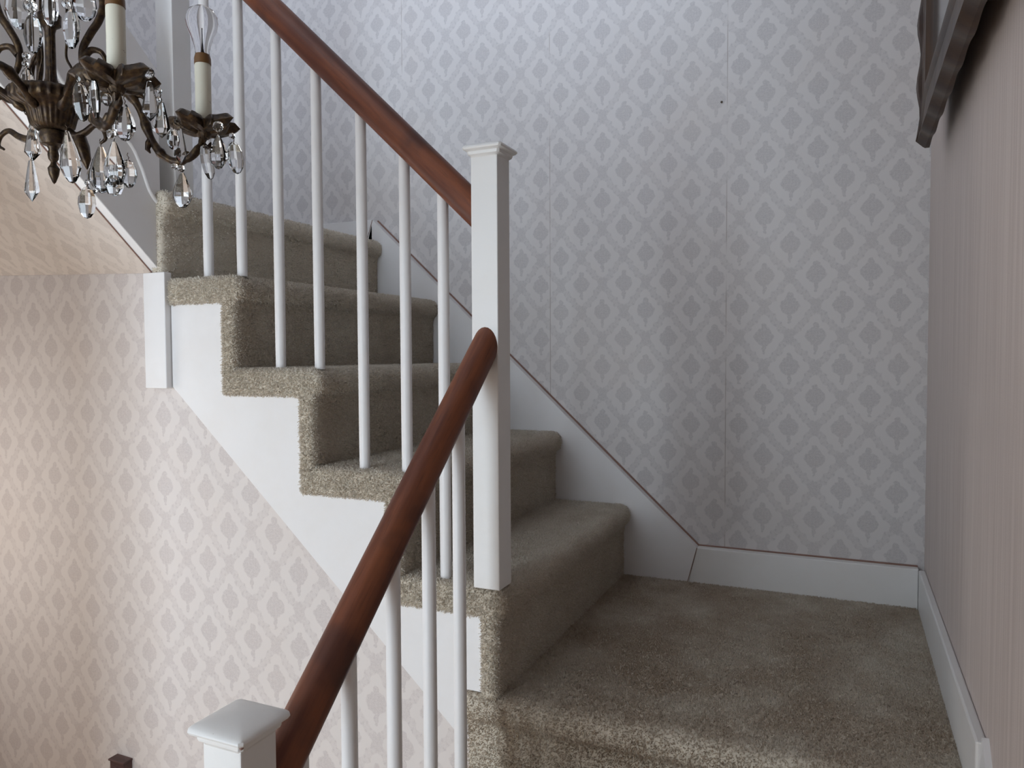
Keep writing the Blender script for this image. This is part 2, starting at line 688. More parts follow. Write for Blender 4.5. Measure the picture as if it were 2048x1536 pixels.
structure(finish('ceiling', box_bm(LEFT, 0.0, FRONT_Y, 0.0, TOP, TOP + 0.1), 'ceiling'), 'plain white ceiling high over the stairs')

# front wall with the openings that let the daylight in
segs = []
xs = sorted({LEFT, DOOR[0], DOOR[1], UPWIN[0], UPWIN[1], 0.0})
zs = sorted({FLOOR, DOOR[2], DOOR[3], UPWIN[2], UPWIN[3], TOP})
bm = bmesh.new()
for a, b in zip(xs, xs[1:]):
    for c, d in zip(zs, zs[1:]):
        mx, mz = (a + b) / 2, (c + d) / 2
        if (DOOR[0] < mx < DOOR[1] and DOOR[2] < mz < DOOR[3]) or (UPWIN[0] < mx < UPWIN[1] and UPWIN[2] < mz < UPWIN[3]):
            continue
        box_bm(a, b, FRONT_Y - 0.1, FRONT_Y, c, d, bm=bm)
bmesh.ops.remove_doubles(bm, verts=bm.verts[:], dist=1e-5)
structure(finish('wall_front', bm, 'hall_wall'), 'plain white front wall of the hall')


def opening(name, rc, kind_label, cols_, rows_):
    x0, x1, z0, z1 = rc
    bm = bmesh.new()
    y0, y1 = FRONT_Y - 0.08, FRONT_Y - 0.03
    t = 0.05
    box_bm(x0, x0 + t, y0, y1, z0, z1, bm=bm)
    box_bm(x1 - t, x1, y0, y1, z0, z1, bm=bm)
    box_bm(x0 + t, x1 - t, y0, y1, z0, z0 + t, bm=bm)
    box_bm(x0 + t, x1 - t, y0, y1, z1 - t, z1, bm=bm)
    o = structure(finish(name, bm, 'white'), kind_label)
    w = (x1 - x0 - 2 * t) / cols_
    h = (z1 - z0 - 2 * t) / rows_
    for i in range(cols_):
        for j in range(rows_):
            finish('pane', box_bm(x0 + t + i * w + 0.008, x0 + t + (i + 1) * w - 0.008, y0 + 0.02, y0 + 0.026, z0 + t + j * h + 0.008, z0 + t + (j + 1) * h - 0.008), 'crystal', o)
    for i in range(1, cols_):
        finish('glazing_bar', box_bm(x0 + t + i * w - 0.012, x0 + t + i * w + 0.012, y0 + 0.005, y1 - 0.005, z0 + t, z1 - t), 'white', o)
    return o


bm = bmesh.new()  # made-up frame and pane for the opening of the left fill light
t = 0.04
for (a, b, c, d) in ((SIDE[0], SIDE[0] + t, SIDE[2], SIDE[3]), (SIDE[1] - t, SIDE[1], SIDE[2], SIDE[3]), (SIDE[0] + t, SIDE[1] - t, SIDE[2], SIDE[2] + t), (SIDE[0] + t, SIDE[1] - t, SIDE[3] - t, SIDE[3])):
    box_bm(LEFT - 0.08, LEFT - 0.03, a, b, c, d, bm=bm)
o = structure(finish('fill_frame', bm, 'white'), 'glazed frame added round the fill light on the left')
finish('pane', box_bm(LEFT - 0.06, LEFT - 0.054, SIDE[0] + t, SIDE[1] - t, SIDE[2] + t, SIDE[3] - t), 'crystal', o)
opening('door_1', DOOR, 'glazed white front door behind the camera', 2, 1)
opening('window_1', UPWIN, 'white framed window over the front door', 2, 1)

# unseen slab and walls, added to block and shape the daylight
structure(finish('ceiling_blocker', box_bm(-1.50, 0.0, FRONT_Y, -1.50, 1.60, 1.78), 'ceiling'), 'unseen upper floor slab added to cut the window light')  # added slab, keeps the upper window light off the landing
structure(finish('wall_blocker_right', box_bm(-0.90, 0.0, -2.45, -2.36, FLOOR, 1.60), 'hall_wall'), 'plain unseen wall behind the camera added to shade the right side')  # added blocker, holds the door light back from the right side
structure(finish('wall_blocker_upper', box_bm(-0.72, 0.0, -1.58, -1.50, 1.78, TOP), 'hall_wall'), 'plain unseen wall added to shade the right of the back wall')  # added blocker, dims the upper window light towards the right
structure(finish('wall_blocker_left', box_bm(LEFT, -1.58, -1.58, -1.50, FLOOR, 1.36), 'hall_wall'), 'plain unseen wall added to shade the lower left wall')  # added blocker, casts the soft shade at the lower left

# wall under the middle flight and under the upper flight
poly = [(LEFT, FLOOR), (-0.735, FLOOR), (-0.735, -0.03), (X1 - 0.02, -0.03)]
for i in range(1, 5):
    poly += [(X1 - (i - 1) * G - 0.02, i * R - 0.06), (X1 - i * G - 0.02, i * R - 0.06)]
poly += [(-1.53, 0.70), (-1.53, 0.775), (-1.545, 0.790), (LEFT, 0.835)]
structure(finish('wall_lower', prism_bm(poly, 'y', YF + 0.06, YF), 'paper_low', uvf=uv_xz), 'papered wall under the middle flight of stairs')

# ------------------------------------------------------------------ middle flight
flight = tag(empty('stair_flight', (X1, YF, 0)), 'carpeted middle flight of stairs rising left along the back wall', 'stairs')


def arc(cx, cz, r, a0, a1, n=5):
    return [(cx + r * math.cos(math.radians(a0 + (a1 - a0) * k / n)), cz + r * math.sin(math.radians(a0 + (a1 - a0) * k / n))) for k in range(n + 1)]


YC0, YC1 = -TS, -0.829      # carpet from skirting to its wrapped open end


def step_profile(i, depth):
    xi, zt = X1 - (i - 1) * G, i * R
    n, rb = 0.018, 0.024
    pts = []
    pts += [(xi - depth, zt - 0.053), (xi - depth, zt)]
    pts += arc(xi + n - rb, zt - rb, rb, 90, 0)
    pts += arc(xi + n - rb * 0.9, zt - rb - 0.006, rb * 0.9, 0, -70, 4)
    zb = zt - R - 0.012 if i < 5 else zt - R + 0.001
    pts += [(xi, zt - 0.070), (xi, zb)]
    pts += [(xi - 0.034, zb), (xi - 0.034, zt - 0.053)]
    return pts


def keep_step(i):
    xi = X1 - (i - 1) * G

    def k(c, n):
        if n.y < -0.35:
            return True
        if n.z > 0.3 or n.x > 0.3:
            return c.y < YC0 - 0.002
        return n.z < -0.5 and c.y < -0.80
    return k


for i in range(1, 6):
    dep = G + 0.034 if i < 4 else (0.1815 if i == 4 else 0.93)
    bm = prism_bm(step_profile(i, dep), 'y', YC0, YC1, 0.011, 3)
    # slight unevenness of the laid carpet
    st = finish('carpet_step', bm, 'carpet_base', smooth=50)
    attach(st, flight)
    pile(st, 300000 if i < 5 else 110000, 0.0048, 0.0017, keep_step(i))
    if i < 5:
        pile(st, 110000, 0.0072, 0.0019, lambda c, q: q.y < -0.35, name='carpet_fringe', tilt=1.0, mat='carpet_fringe')

# solid timber under the carpet, hidden but it carries the treads
poly = [(X1 - 0.036, 0.0)]
for i in range(1, 5):
    poly += [(X1 - (i - 1) * G - 0.036, i * R - 0.056), (X1 - i * G - 0.036, i * R - 0.056)]
poly += [(X1 - 4 * G - 0.036, 5 * R - 0.056), (LEFT + 0.004, 5 * R - 0.056), (LEFT + 0.004, 0.80), (-1.75, 0.80), (-1.75, 0.50), (-0.95, -0.14), (X1 - 0.036, -0.14)]
attach(finish('stair_core', prism_bm(poly, 'y', YC0 - 0.003, YF + 0.062), 'white'), flight)

# cut string on the open side
sl = 0.879
poly = [(-1.488, 0.532), (-1.488, 4 * R - 0.02)]
for i in range(4, 0, -1):
    xi = X1 - (i - 1) * G
    poly += [(xi - 0.02, i * R - 0.02), (xi - 0.02, (i - 1) * R - 0.02)]
poly[-1] = (X1 - 0.02, 0.001)
poly += [(-0.7895, 0.001), (-0.7895, -0.0950)]
bm = prism_bm(poly, 'y', YF + 0.001, YF - 0.006, 0.0015, 2)
attach(finish('stringer', bm, 'white'), flight)
# drop board at the head of the string
bm = box_bm(-1.553, -1.490, YF - 0.020, YF - 0.0005, 0.529, 0.776, 0.002)
attach(finish('drop_board', bm, 'white'), flight)

# ------------------------------------------------------------------ landing
landing = tag(empty('stair_landing', (-0.36, -0.42, 0)), 'carpeted quarter landing below the papered back wall', 'stair landing')
n, rb = 0.018, 0.024
YL = -0.817
pr = [(-0.03, -0.05), (-TS, 0.0)] + [(-(a), b) for a, b in arc(-(YL - n + rb) * 1.0, -rb, rb, 90, 0)]
pr += [(-(a), b) for a, b in arc(-(YL - n + rb * 0.9), -rb - 0.006, rb * 0.9, 0, -70, 4)]
pr += [(YL - 0.001, -0.062), (YL, -0.075), (YL, -R), (YL + 0.03, -R), (YL + 0.03, -0.06)]
bm = prism_bm(pr, 'x', -TB, -0.786, 0.010, 3)
lc = finish('landing_carpet', bm, 'carpet_base', smooth=50)
attach(lc, landing)


def keep_land(c, n_):
    if n_.x < -0.35:
        return c.y < YL + 0.04
    if n_.z > 0.3:
        return True
    return n_.y < -0.2


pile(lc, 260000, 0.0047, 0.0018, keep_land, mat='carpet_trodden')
pile(lc, 110000, 0.0070, 0.0018, lambda c, q: q.x < -0.35 and c.y < YL + 0.04, name='carpet_fringe', tilt=1.0, mat='carpet_fringe')
attach(finish('landing_core', box_bm(-0.73, -TB, YF + 0.03, -TS, -0.14, -0.052), 'white'), landing)

# ------------------------------------------------------------------ lower flight (runs down towards the hall)
lower = tag(empty('stair_flight', (-0.36, -1.1, FLOOR)), 'carpeted lower flight of stairs running down from the landing edge', 'stairs')
for k_ in range(1, 4):
    y0 = YL - (k_ - 1) * G
    zt = -k_ * R
    nose = y0 - G
    pr = [(y0 - 0.002, zt - 0.05), (y0 - 0.002, zt)] + [(-(a), b) for a, b in arc(-(nose - n + rb), zt - rb, rb, 90, 0)]
    pr += [(nose, zt - 0.06), (nose, zt - R + 0.002), (nose + 0.03, zt - R + 0.002), (nose + 0.03, zt - 0.055)]
    s_ = finish('carpet_step', prism_bm(pr, 'x', -TB - 0.004, -0.775, 0.010, 2), 'carpet_base', smooth=50)
    attach(s_, lower)
    pile(s_, 60000, 0.007, 0.003, lambda c, q: q.z > 0.3 or q.y < -0.3 or q.x < -0.5)
pr = [(YL + 0.0, -R - 0.03), (YL - 3 * G + 0.03, FLOOR), (YL, FLOOR)]
attach(finish('stringer', prism_bm(pr, 'x', -0.735, -0.762), 'white'), lower)

# ------------------------------------------------------------------ skirtings and trims
tl = 0.929
SK = lambda x: HB + (-0.523 - x) * tl
poly = [(-0.523, HB), (-1.518, SK(-1.518)), (-1.535, 0.955), (-1.535, 0.62), (-0.80, -0.04), (-0.548, -0.02)]
structure(finish('trim_1', prism_bm(poly, 'y', 0.0, -TS), 'white'), 'white skirting board sloping along the middle flight')
structure(finish('trim_2', box_bm(LEFT, -1.520, -TS, 0.0, 0.93, 1.019, 0.0015), 'white'), 'white skirting board at the head of the middle flight')
structure(finish('baseboard_back', prism_bm([(-TB, -0.02), (-TB, HB), (-0.522, HB), (-0.548, -0.02)], 'y', 0.0, -TS + 0.001, 0.0015, 2), 'white_worn'), 'white baseboard along the back of the landing')
structure(finish('baseboard_right', box_bm(-TB, 0.0, -0.868, -TS, -0.02, HB, 0.003), 'white_worn'), 'white baseboard along the right of the landing')
poly = [(-0.836, -0.05), (-0.853, 0.05), (-0.871, 0.101), (-0.875, 0.102), (-0.884, 0.094), (-1.50, -0.48), (-1.50, -0.70), (-1.46, -0.70)]
bm = prism_bm(poly, 'x', 0.0, -TB - 0.008, 0.002, 2)
for v in bm.verts:
    if v.co.x < -0.005 and v.co.y > -0.89 and v.co.z > 0.04:
        v.co.x = -0.0075
structure(finish('trim_3', bm, 'white'), 'white skirting board of the lower flight with a pointed end')
# brown caulk lines on top of the skirtings
bm = tube_bm([(-TB, -0.002, HB + 0.0008), (-0.5225, -0.002, HB + 0.0008), (-1.5175, -0.002, SK(-1.518) + 0.001)], 0.0030, 6)
o = finish('caulk_line', bm, 'caulk', bpy.data.objects['trim_1'])
o.visible_shadow = True
bm = tube_bm([(-0.522, -TS - 0.0001, HB), (-0.546, -TS - 0.0001, 0.0)], 0.0009, 6)
finish('mitre_joint', bm, 'caulk', bpy.data.objects['baseboard_back'])
bm = tube_bm([(-1.519, -TS - 0.0001, 1.017), (-1.540, -TS - 0.0001, 0.955)], 0.0010, 6)
finish('mitre_joint', bm, 'caulk', bpy.data.objects['trim_2'])

# ------------------------------------------------------------------ newel posts


def cap_bm(x0, x1, y0, y1, z):
    """moulded square cap: stacked square rings"""
    bm = bmesh.new()
    rings = []
    cx, cy = (x0 + x1) / 2, (y0 + y1) / 2
    h = (x1 - x0) / 2
    prof = [(h, z - 0.002), (h + 0.0015, z + 0.001), (h + 0.0045, z + 0.003), (h + 0.0055, z + 0.006), (h + 0.0055, z + 0.008), (h + 0.0075, z + 0.0095), (h + 0.0105, z + 0.011),
            (h + 0.0118, z + 0.0135), (h + 0.0112, z + 0.0160), (h + 0.0090, z + 0.0182), (h + 0.004, z + 0.0205), (h - 0.004, z + 0.0225), (h - 0.013, z + 0.0240), (h - 0.019, z + 0.0245)]
    for r, zz in prof:
        c = 0.0035
        pts = []
        for sx, sy in ((1, 1), (-1, 1), (-1, -1), (1, -1)):
            a = (cx + sx * r, cy + sy * (r - c), zz) if sx * sy > 0 else (cx + sx * (r - c), cy + sy * r, zz)
            b = (cx + sx * (r - c), cy + sy * r, zz) if sx * sy > 0 else (cx + sx * r, cy + sy * (r - c), zz)
            pts += [a, b]
        rings.append([bm.verts.new(p) for p in pts])
    for a, b in zip(rings, rings[1:]):
        for k in range(8):
            bm.faces.new((a[k], a[(k + 1) % 8], b[(k + 1) % 8], b[k]))
    bm.faces.new(list(reversed(rings[0])))
    bm.faces.new(rings[-1])
    return bm


def newel(x0, x1, y0, y1, z0, z1, label, cap=True):
    t = tag(empty('newel_post', ((x0 + x1) / 2, (y0 + y1) / 2, z0)), label, 'newel post', 'newel posts of the stairs')
    attach(finish('shaft', box_bm(x0, x1, y0, y1, z0, z1, 0.0016), 'white_worn'), t)
    if cap:
        attach(finish('cap', cap_bm(x0, x1, y0, y1, z1), 'white_worn', smooth=35), t)
    return t


newel(NX0, NX1, -0.834, -0.784, R + 0.0015, 0.934, 'white square newel post on the lowest step of the middle flight')
newel(NX0, NX1, -1.433, -1.383, -3 * R + 0.0015, 0.207, 'white square newel post with chipped cap in the foreground')
newel(-1.568, -1.518, -0.775, -0.725, 5 * R + 0.0015, 1.82, 'white newel post at the head of the middle flight behind the chandelier')

# ------------------------------------------------------------------ banisters


def local_tube(name, a, b, rad, mat, parent, seg=24, prof=None):
    """straight round bar built along its own x axis, so that grain follows it; ends cut by vertical planes"""
    a, b = Vector(a), Vector(b)
    d = b - a
    L = d.length
    x = d.normalized()
    y = Vector((0, 0, 1)).cross(x).normalized()
    z = x.cross(y)
    rot = Matrix((x, y, z)).transposed().to_4x4()
    inv = rot.inverted()
    hor = Vector((d.x, d.y, 0)).normalized()
    hl = inv @ hor
    bm = bmesh.new()
    rings = []
    nseg = 14
    for i in range(nseg + 1):
        ring = []
        for k in range(seg):
            an = 2 * math.pi * k / seg
            ry, rz = (rad, rad) if prof is None else prof
            p = Vector((L * i / nseg, math.cos(an) * ry, math.sin(an) * rz))
            # vertical cut: slide each ring along x so that hor-distance is constant
            if i in (0, nseg):
                p.x -= p.z * hl.z / hl.x
            ring.append(bm.verts.new(p))
        rings.append(ring)
    for q, r in zip(rings, rings[1:]):
        for k in range(seg):
            bm.faces.new((q[k], q[(k + 1) % seg], r[(k + 1) % seg], r[k]))
    bm.faces.new(list(reversed(rings[0])))
    bm.faces.new(rings[-1])
    o = finish(name, bm, mat, smooth=40)
    o.matrix_world = Matrix.Translation(a) @ rot
    pl = parent.location
    o.parent = parent
    o.location = a - pl
    return o


SR = 0.958
RC2 = lambda x: 0.845 + (-0.761 - x) * SR         # centre line of the upper rail
YB = -0.800
up = tag(empty('stair_banister', (X1, YB, R)), 'dark wooden handrail with white round balusters along the middle flight', 'banister')
local_tube('handrail', (-0.760, YB - 0.006, RC2(-0.760)), (-1.545, YB - 0.006, RC2(-1.545)), 0.026, 'rail', up, prof=(0.0245, 0.0265))
for x, k_ in ((-0.835, 1), (-0.915, 2), (-1.010, 2), (-1.113, 3), (-1.210, 3), (-1.307, 4), (-1.399, 4)):
    bm = lathe_bm([(0, 0), (0.0100, 0), (0.0104, 0.05), (0.0106, 0.35), (0.0102, RC2(x) - 0.030 - k_ * R), (0, RC2(x) - 0.028 - k_ * R)], 14)
    b = finish('baluster', bm, 'white_dowel', smooth=40)
    b.location = (x, YB, k_ * R + 0.0005)
    attach(b, up)

SR1 = 0.90
RC1 = lambda y: 0.610 - (-0.834 - y) * SR1
lo = tag(empty('stair_banister', (-0.736, -1.1, -R)), 'dark wooden handrail with white balusters sloping down across the foreground', 'banister')
local_tube('handrail', (-0.736, -1.384, RC1(-1.384)), (-0.736, -0.833, RC1(-0.833)), 0.025, 'rail', lo, prof=(0.0235, 0.0255))
for y, k_ in ((-0.932, 1), (-1.027, 1), (-1.124, 2), (-1.225, 2), (-1.318, 3)):
    zb = -k_ * R
    bm = lathe_bm([(0, 0), (0.0100, 0), (0.0104, 0.05), (0.0106, 0.35), (0.0104, RC1(y) - 0.028 - zb), (0, RC1(y) - 0.026 - zb)], 14)
    b = finish('baluster', bm, 'white_dowel', smooth=40)
    b.location = (-0.736, y, zb + 0.0005)
    attach(b, lo)

# ------------------------------------------------------------------ upper flight, rising towards the hall above the viewer's left
top = tag(empty('stair_flight', (-1.9, -0.83, 0.95)), 'upper flight of stairs with grey-white string and papered sloping underside', 'stairs')
XS = -1.516
Zb = lambda y: 0.778 + (-0.820 - y) * 0.905
Zt = lambda y: 1.186 + (-0.797 - y) * 0.92
ye = -1.95
poly = [(-0.8165, Zb(-0.8165)), (-0.8165, Zt(-0.8165)), (ye, Zt(ye)), (ye, Zb(ye))]
attach(finish('stringer', prism_bm(poly, 'x', XS - 0.024, XS, 0.002, 2), 'white'), top)
bm = tube_bm([(XS - 0.0255, -0.816, Zb(-0.816) - 0.001), (XS - 0.0255, ye, Zb(ye) - 0.001)], 0.0018, 6)
attach(finish('joint_line', bm, 'caulk'), top)
# papered underside
cs, sn = math.cos(math.atan(0.9)), math.sin(math.atan(0.9))
poly = [(-0.816, Zb(-0.816) + 0.003), (ye, Zb(ye) + 0.003), (ye, Zb(ye) + 0.03), (-0.816, Zb(-0.816) + 0.03)]
bm = prism_bm(poly, 'x', LEFT + 0.002, XS - 0.0245)
for v in bm.verts:
    v.co.z += (XS - 0.0245 - v.co.x) * 0.038
attach(finish('soffit', bm, 'paper_soffit', uvf=lambda c: (c.x, (-c.y) / cs)), top)
# wavy moulding planted on the string, one wave for each step
wave = [(-0.833, 0.914), (-0.858, 0.942), (-0.878, 0.989), (-0.907, 1.033), (-0.972, 1.066)]
pts = []
for s in range(6):
    pts += [(XS + 0.001, a + 0.014 - 0.200 * s, b + 0.0036 + 0.184 * s) for a, b in wave]
pts = [p for p in pts if p[1] > ye + 0.02]
attach(finish('wavy_moulding', tube_bm(spline(pts, 5), 0.0042, 8), 'white', smooth='all'), top)
for s in range(1, 5):
    y0 = -0.85 - (s - 1) * 0.2
    zt = 5 * R + s * 0.184
    pr = [(y0, zt - 0.20), (y0, zt - 0.02), (y0 - 0.0, zt), (y0 - 0.21, zt), (y0 - 0.21, zt - 0.03)]
    if s < 5:
        attach(finish('carpet_step', prism_bm(pr, 'x', LEFT + 0.004, XS - 0.0245), 'carpet_base'), top)

# ------------------------------------------------------------------ picture frame on the right wall
pf = tag(empty('picture_frame', (-0.03, -0.7, 1.0)), 'dark carved wooden picture frame hanging on the right wall', 'picture frame')


def frame_member(name, p0, p1, inward, label=None, mat='frame_wood'):
    """one mitred member; profile across (0 outer .. 1 inner), scalloped outer edge"""
    p0, p1, inward = Vector(p0), Vector(p1), Vector(inward)
    L = (p1 - p0).length
    d = (p1 - p0).normalized()
    wid = 0.105
    prof = [(0.0, 0.000), (0.0, 0.007), (0.10, 0.022), (0.20, 0.020), (0.24, 0.017), (0.70, 0.013), (0.78, 0.017), (0.88, 0.017), (0.93, 0.010), (1.0, 0.006), (1.0, 0.0)]
    n = 48
    bm = bmesh.new()
    rings = []
    for i in range(n + 1):
        t = i / n
        ring = []
        for j, (a, h) in enumerate(prof):
            s = a * wid
            # mitre
            pos = s + (L - 2 * s) * t
            w = 0.0
            if j <= 2:
                w = (0.006 if abs(d.z) > 0.5 else 0.003) * math.cos(pos * 2 * math.pi / 0.115)
            hh = h + ((0.003 if abs(d.z) > 0.5 else 0.001) * math.cos(pos * 2 * math.pi / 0.115) if 1 <= j <= 3 else 0)
            q = p0 + d * pos + inward * (s - w)
            ring.append(bm.verts.new((q.x - hh, q.y, q.z)))
        rings.append(ring)
    m = len(prof)
    for a, b in zip(rings, rings[1:]):
        for j in range(m):
            bm.faces.new((a[j], a[(j + 1) % m], b[(j + 1) % m], b[j]))
    bm.faces.new(rings[0])
    bm.faces.new(list(reversed(rings[-1])))
    return attach(finish(name, bm, mat, smooth=30), pf)


FX, FY0, FY1, FZ0, FZ1 = -0.029, -0.30, -1.12, 1.000, 2.00
frame_member('frame_side', (FX, FY0, FZ0), (FX, FY0, FZ1), (0, -1, 0))
frame_member('frame_side', (FX, FY1, FZ0), (FX, FY1, FZ1), (0, 1, 0))
frame_member('frame_rail', (FX, FY0, FZ0), (FX, FY1, FZ0), (0, 0, 1))
frame_member('frame_rail', (FX, FY0, FZ1), (FX, FY1, FZ1), (0, 0, -1))
attach(finish('glass_pane', box_bm(FX - 0.006, FX - 0.002, FY1 + 0.09, FY0 - 0.09, FZ0 + 0.09, FZ1 - 0.09), 'pic_glass'), pf)
attach(finish('backing', box_bm(FX - 0.0015, -0.001, FY1 + 0.10, FY0 - 0.10, FZ0 + 0.14, FZ1 - 0.05), 'box_wood'), pf)

# ------------------------------------------------------------------ small wooden box low on the papered wall
wb = tag(empty('wall_box', (-1.673, YF - 0.01, -0.45)), 'small dark brown wooden box low on the papered wall under the stairs', 'wall box')
bm = box_bm(-1.694, -1.648, YF - 0.022, YF - 0.0003, -0.50, -0.322, 0.0015)
attach(finish('case', bm, 'box_wood'), wb)
attach(finish('lid', box_bm(-1.696, -1.646, YF - 0.025, YF - 0.0003, -0.3215, -0.317, 0.001), 'box_wood'), wb)
attach(finish('front_panel', box_bm(-1.688, -1.654, YF - 0.0245, YF - 0.0221, -0.49, -0.332, 0.001), 'box_wood'), wb)

# ------------------------------------------------------------------ chandelier
HUB = at(105, 248, 0.98)            # axis of the chandelier at the level of its drip pans
ch = tag(empty('chandelier', HUB), 'old bronze chandelier with hanging crystal drops and candle bulbs', 'chandelier')
E1 = Vector((RT.x, RT.y, 0)).normalized()
E2 = Vector((FW.x, FW.y, 0)).normalized()


def cl(r, deg, z):
    """chandelier local point: radius, azimuth (0 = to the right of the view, 90 = away), height over the drip pans"""
    a = math.radians(deg)
    return E1 * (r * math.cos(a)) + E2 * (r * math.sin(a)) + Vector((0, 0, z))


def part(name, bm, mat, parent, smooth=None):
    o = finish(name, bm, mat, parent, smooth=smooth)
    return o


# body
part('stem', lathe_bm([(0.0, 0.042), (0.0125, 0.042), (0.0100, 0.050), (0.0072, 0.058), (0.0064, 0.070), (0.0062, 0.118), (0.0078, 0.124), (0.0135, 0.128), (0.0140, 0.140), (0.0090, 0.146), (0.0062, 0.156), (0.0062, 0.30), (0.011, 0.31), (0.004, 0.33), (0.0, 0.33)], 16), 'bronze', ch, 40)


def rib(a, i):
    return (1 + 0.025 * math.cos(a * 30), 0.0) if 2 <= i <= 8 else (1, 0)


part('bowl', lathe_bm([(0.0, -0.009), (0.019, -0.009), (0.0255, -0.003), (0.0285, 0.009), (0.032, 0.017), (0.042, 0.021), (0.049, 0.025), (0.0505, 0.035), (0.047, 0.040), (0.034, 0.042), (0.012, 0.045), (0.0, 0.045)], 120, wob=rib), 'bronze', ch, 50)
fin = part('finial', lathe_bm([(0.0, -0.0785), (0.0022, -0.076), (0.0060, -0.066), (0.0072, -0.058), (0.0040, -0.053), (0.0032, -0.050), (0.0060, -0.046), (0.0068, -0.040), (0.0055, -0.034), (0.0072, -0.030), (0.0140, -0.027), (0.0170, -0.019), (0.0150, -0.010), (0.0, -0.008)], 18), 'bronze', ch, 40)
# chain and canopy above, out of view
part('suspension_rod', tube_bm([(0, 0, 0.33), (0, 0, TOP - HUB.z - 0.03)], 0.004, 8), 'bronze', ch, 40)
part('ceiling_canopy', lathe_bm([(0, TOP - HUB.z - 0.04), (0.02, TOP - HUB.z - 0.035), (0.055, TOP - HUB.z - 0.005), (0.055, TOP - HUB.z), (0, TOP - HUB.z)], 20), 'bronze', ch, 40)

# C-scrolls round the stem and the openwork rods
for k_, az in enumerate((8, 185, 140)):
    s = spline([cl(r, az, z) for r, z in ((0.054, 0.058), (0.045, 0.064), (0.039, 0.080), (0.040, 0.100), (0.050, 0.120), (0.061, 0.138), (0.066, 0.158), (0.060, 0.178), (0.048, 0.186), (0.040, 0.178))], 6)
    n_ = len(s)
    part('scroll', tube_bm(s, [0.0028 + 0.0022 * math.sin(math.pi * i / (n_ - 1)) for i in range(n_)], 10), 'bronze', ch, 60)
    s = spline([cl(r, az, z) for r, z in ((0.040, 0.088), (0.050, 0.098), (0.062, 0.096), (0.068, 0.084), (0.066, 0.074))], 6)
    n_ = len(s)
    part('scroll_curl', tube_bm(s, [0.0052 - 0.0034 * i / (n_ - 1) for i in range(n_)], 10), 'bronze', ch, 60)
for az in (188, 152, 20, -60):
    s = spline([cl(r, az, z) for r, z in ((0.026, 0.040), (0.028, 0.062), (0.0235, 0.076), (0.018, 0.090), (0.020, 0.12), (0.019, 0.17), (0.010, 0.21))], 5)
    part('rod', tube_bm(s, 0.0016, 8), 'bronze', ch, 60)

# ---- crystals


def crystal_bm(h, w, t=0.5, seg=8, kind='almond'):
    """cut drop hanging down from its wire at the origin; flat facets"""
    if kind == 'almond':
        pr = [(0, -1.0), (0.17, -0.97), (0.36, -0.86), (0.50, -0.70), (0.48, -0.56), (0.36, -0.36), (0.20, -0.16), (0.10, -0.04), (0, -0.02)]
    elif kind == 'spear':
        pr = [(0, -1.0), (0.22, -0.90), (0.50, -0.76), (0.42, -0.55), (0.26, -0.22), (0.16, -0.04), (0, -0.02)]
    elif kind == 'oval':
        pr = [(0, -1.0), (0.20, -0.96), (0.40, -0.80), (0.50, -0.55), (0.46, -0.32), (0.30, -0.12), (0.12, -0.03), (0, -0.02)]
    else:
        pr = [(0, -1.0), (0.34, -0.90), (0.5, -0.55), (0.40, -0.18), (0.2, -0.03), (0, -0.02)]
    bm = lathe_bm([(r * w, z * h) for r, z in pr], seg, sq=t)
    for f in bm.faces:
        f.material_index = 0
    nf = len(bm.faces)
    tube_bm([(0, 0, -0.03 * h), (0.001, 0, 0.002), (-0.001, 0, 0.005), (0, 0, 0.008)], 0.0005, 5, bm=bm)
    bm.faces.ensure_lookup_table()
    for f in bm.faces[nf:]:
        f.material_index = 1
    return bm


def crystal(p, h, w, parent, kind='almond', yaw=0.0, t=0.5, lean=0.0, name='crystal_drop'):
    """p is the upper end, in chandelier space"""
    o = finish(name, crystal_bm(h, w, t, 8, kind), ['crystal', 'bronze'], parent)
    base = math.atan2(E1.y, E1.x)
    o.location = p
    o.rotation_euler = (0, lean, base + yaw)
    return o


def px(u, v, z):
    return at(u, v, z) - HUB


def drop(u, v0, v1, wpx, z, parent, kind='almond', yaw=0.0, t=0.5, lean=0.0):
    h = (v1 - v0) / 1490.5 * z
    w = wpx / 1490.5 * z
    return crystal(px(u, v0, z), h, w, parent, kind, yaw, t, lean)


def button(p, r, parent):
    bm = bmesh.new()
    bmesh.ops.create_icosphere(bm, subdivisions=2, radius=r)
    for v in bm.verts:
        v.co.y *= 0.75
    o = finish('crystal_button', bm, 'crystal', parent)
    o.location = p
    o.rotation_euler = (0, 0, math.atan2(E1.y, E1.x))
    return o


# ---- arms
ARM = [(0.030, 0.014), (0.052, 0.030), (0.078, 0.043), (0.098, 0.040), (0.112, 0.018), (0.122, -0.012), (0.135, -0.034), (0.152, -0.045), (0.170, -0.042), (0.184, -0.028), (0.1925, -0.010)]
RA = 0.192


def leaf_cup(parent, c):
    """drip pan cast as a ring of curled leaves"""
    def wob(a, i):
        f = math.cos(a * 5 + 0.5)
        g = math.cos(a * 13 + 0.7) + 0.5 * math.cos(a * 22)
        k = (0, 0.02, 0.05, 0.10, 0.18, 0.24, 0.16, 0.06, 0, 0)[i]
        return 1 + k * f + 0.45 * k * g, (0.0030 * f + 0.0016 * g) * (i / 5 if i < 6 else 1)
    bm = lathe_bm([(0.0, -0.014), (0.007, -0.013), (0.010, -0.007), (0.022, -0.006), (0.034, -0.003), (0.039, 0.003), (0.035, 0.010), (0.024, 0.011), (0.011, 0.013), (0.0, 0.013)], 72, wob=wob)
    o = part('drip_pan', bm, 'bronze', parent, 50)
    o.location = c
    return o


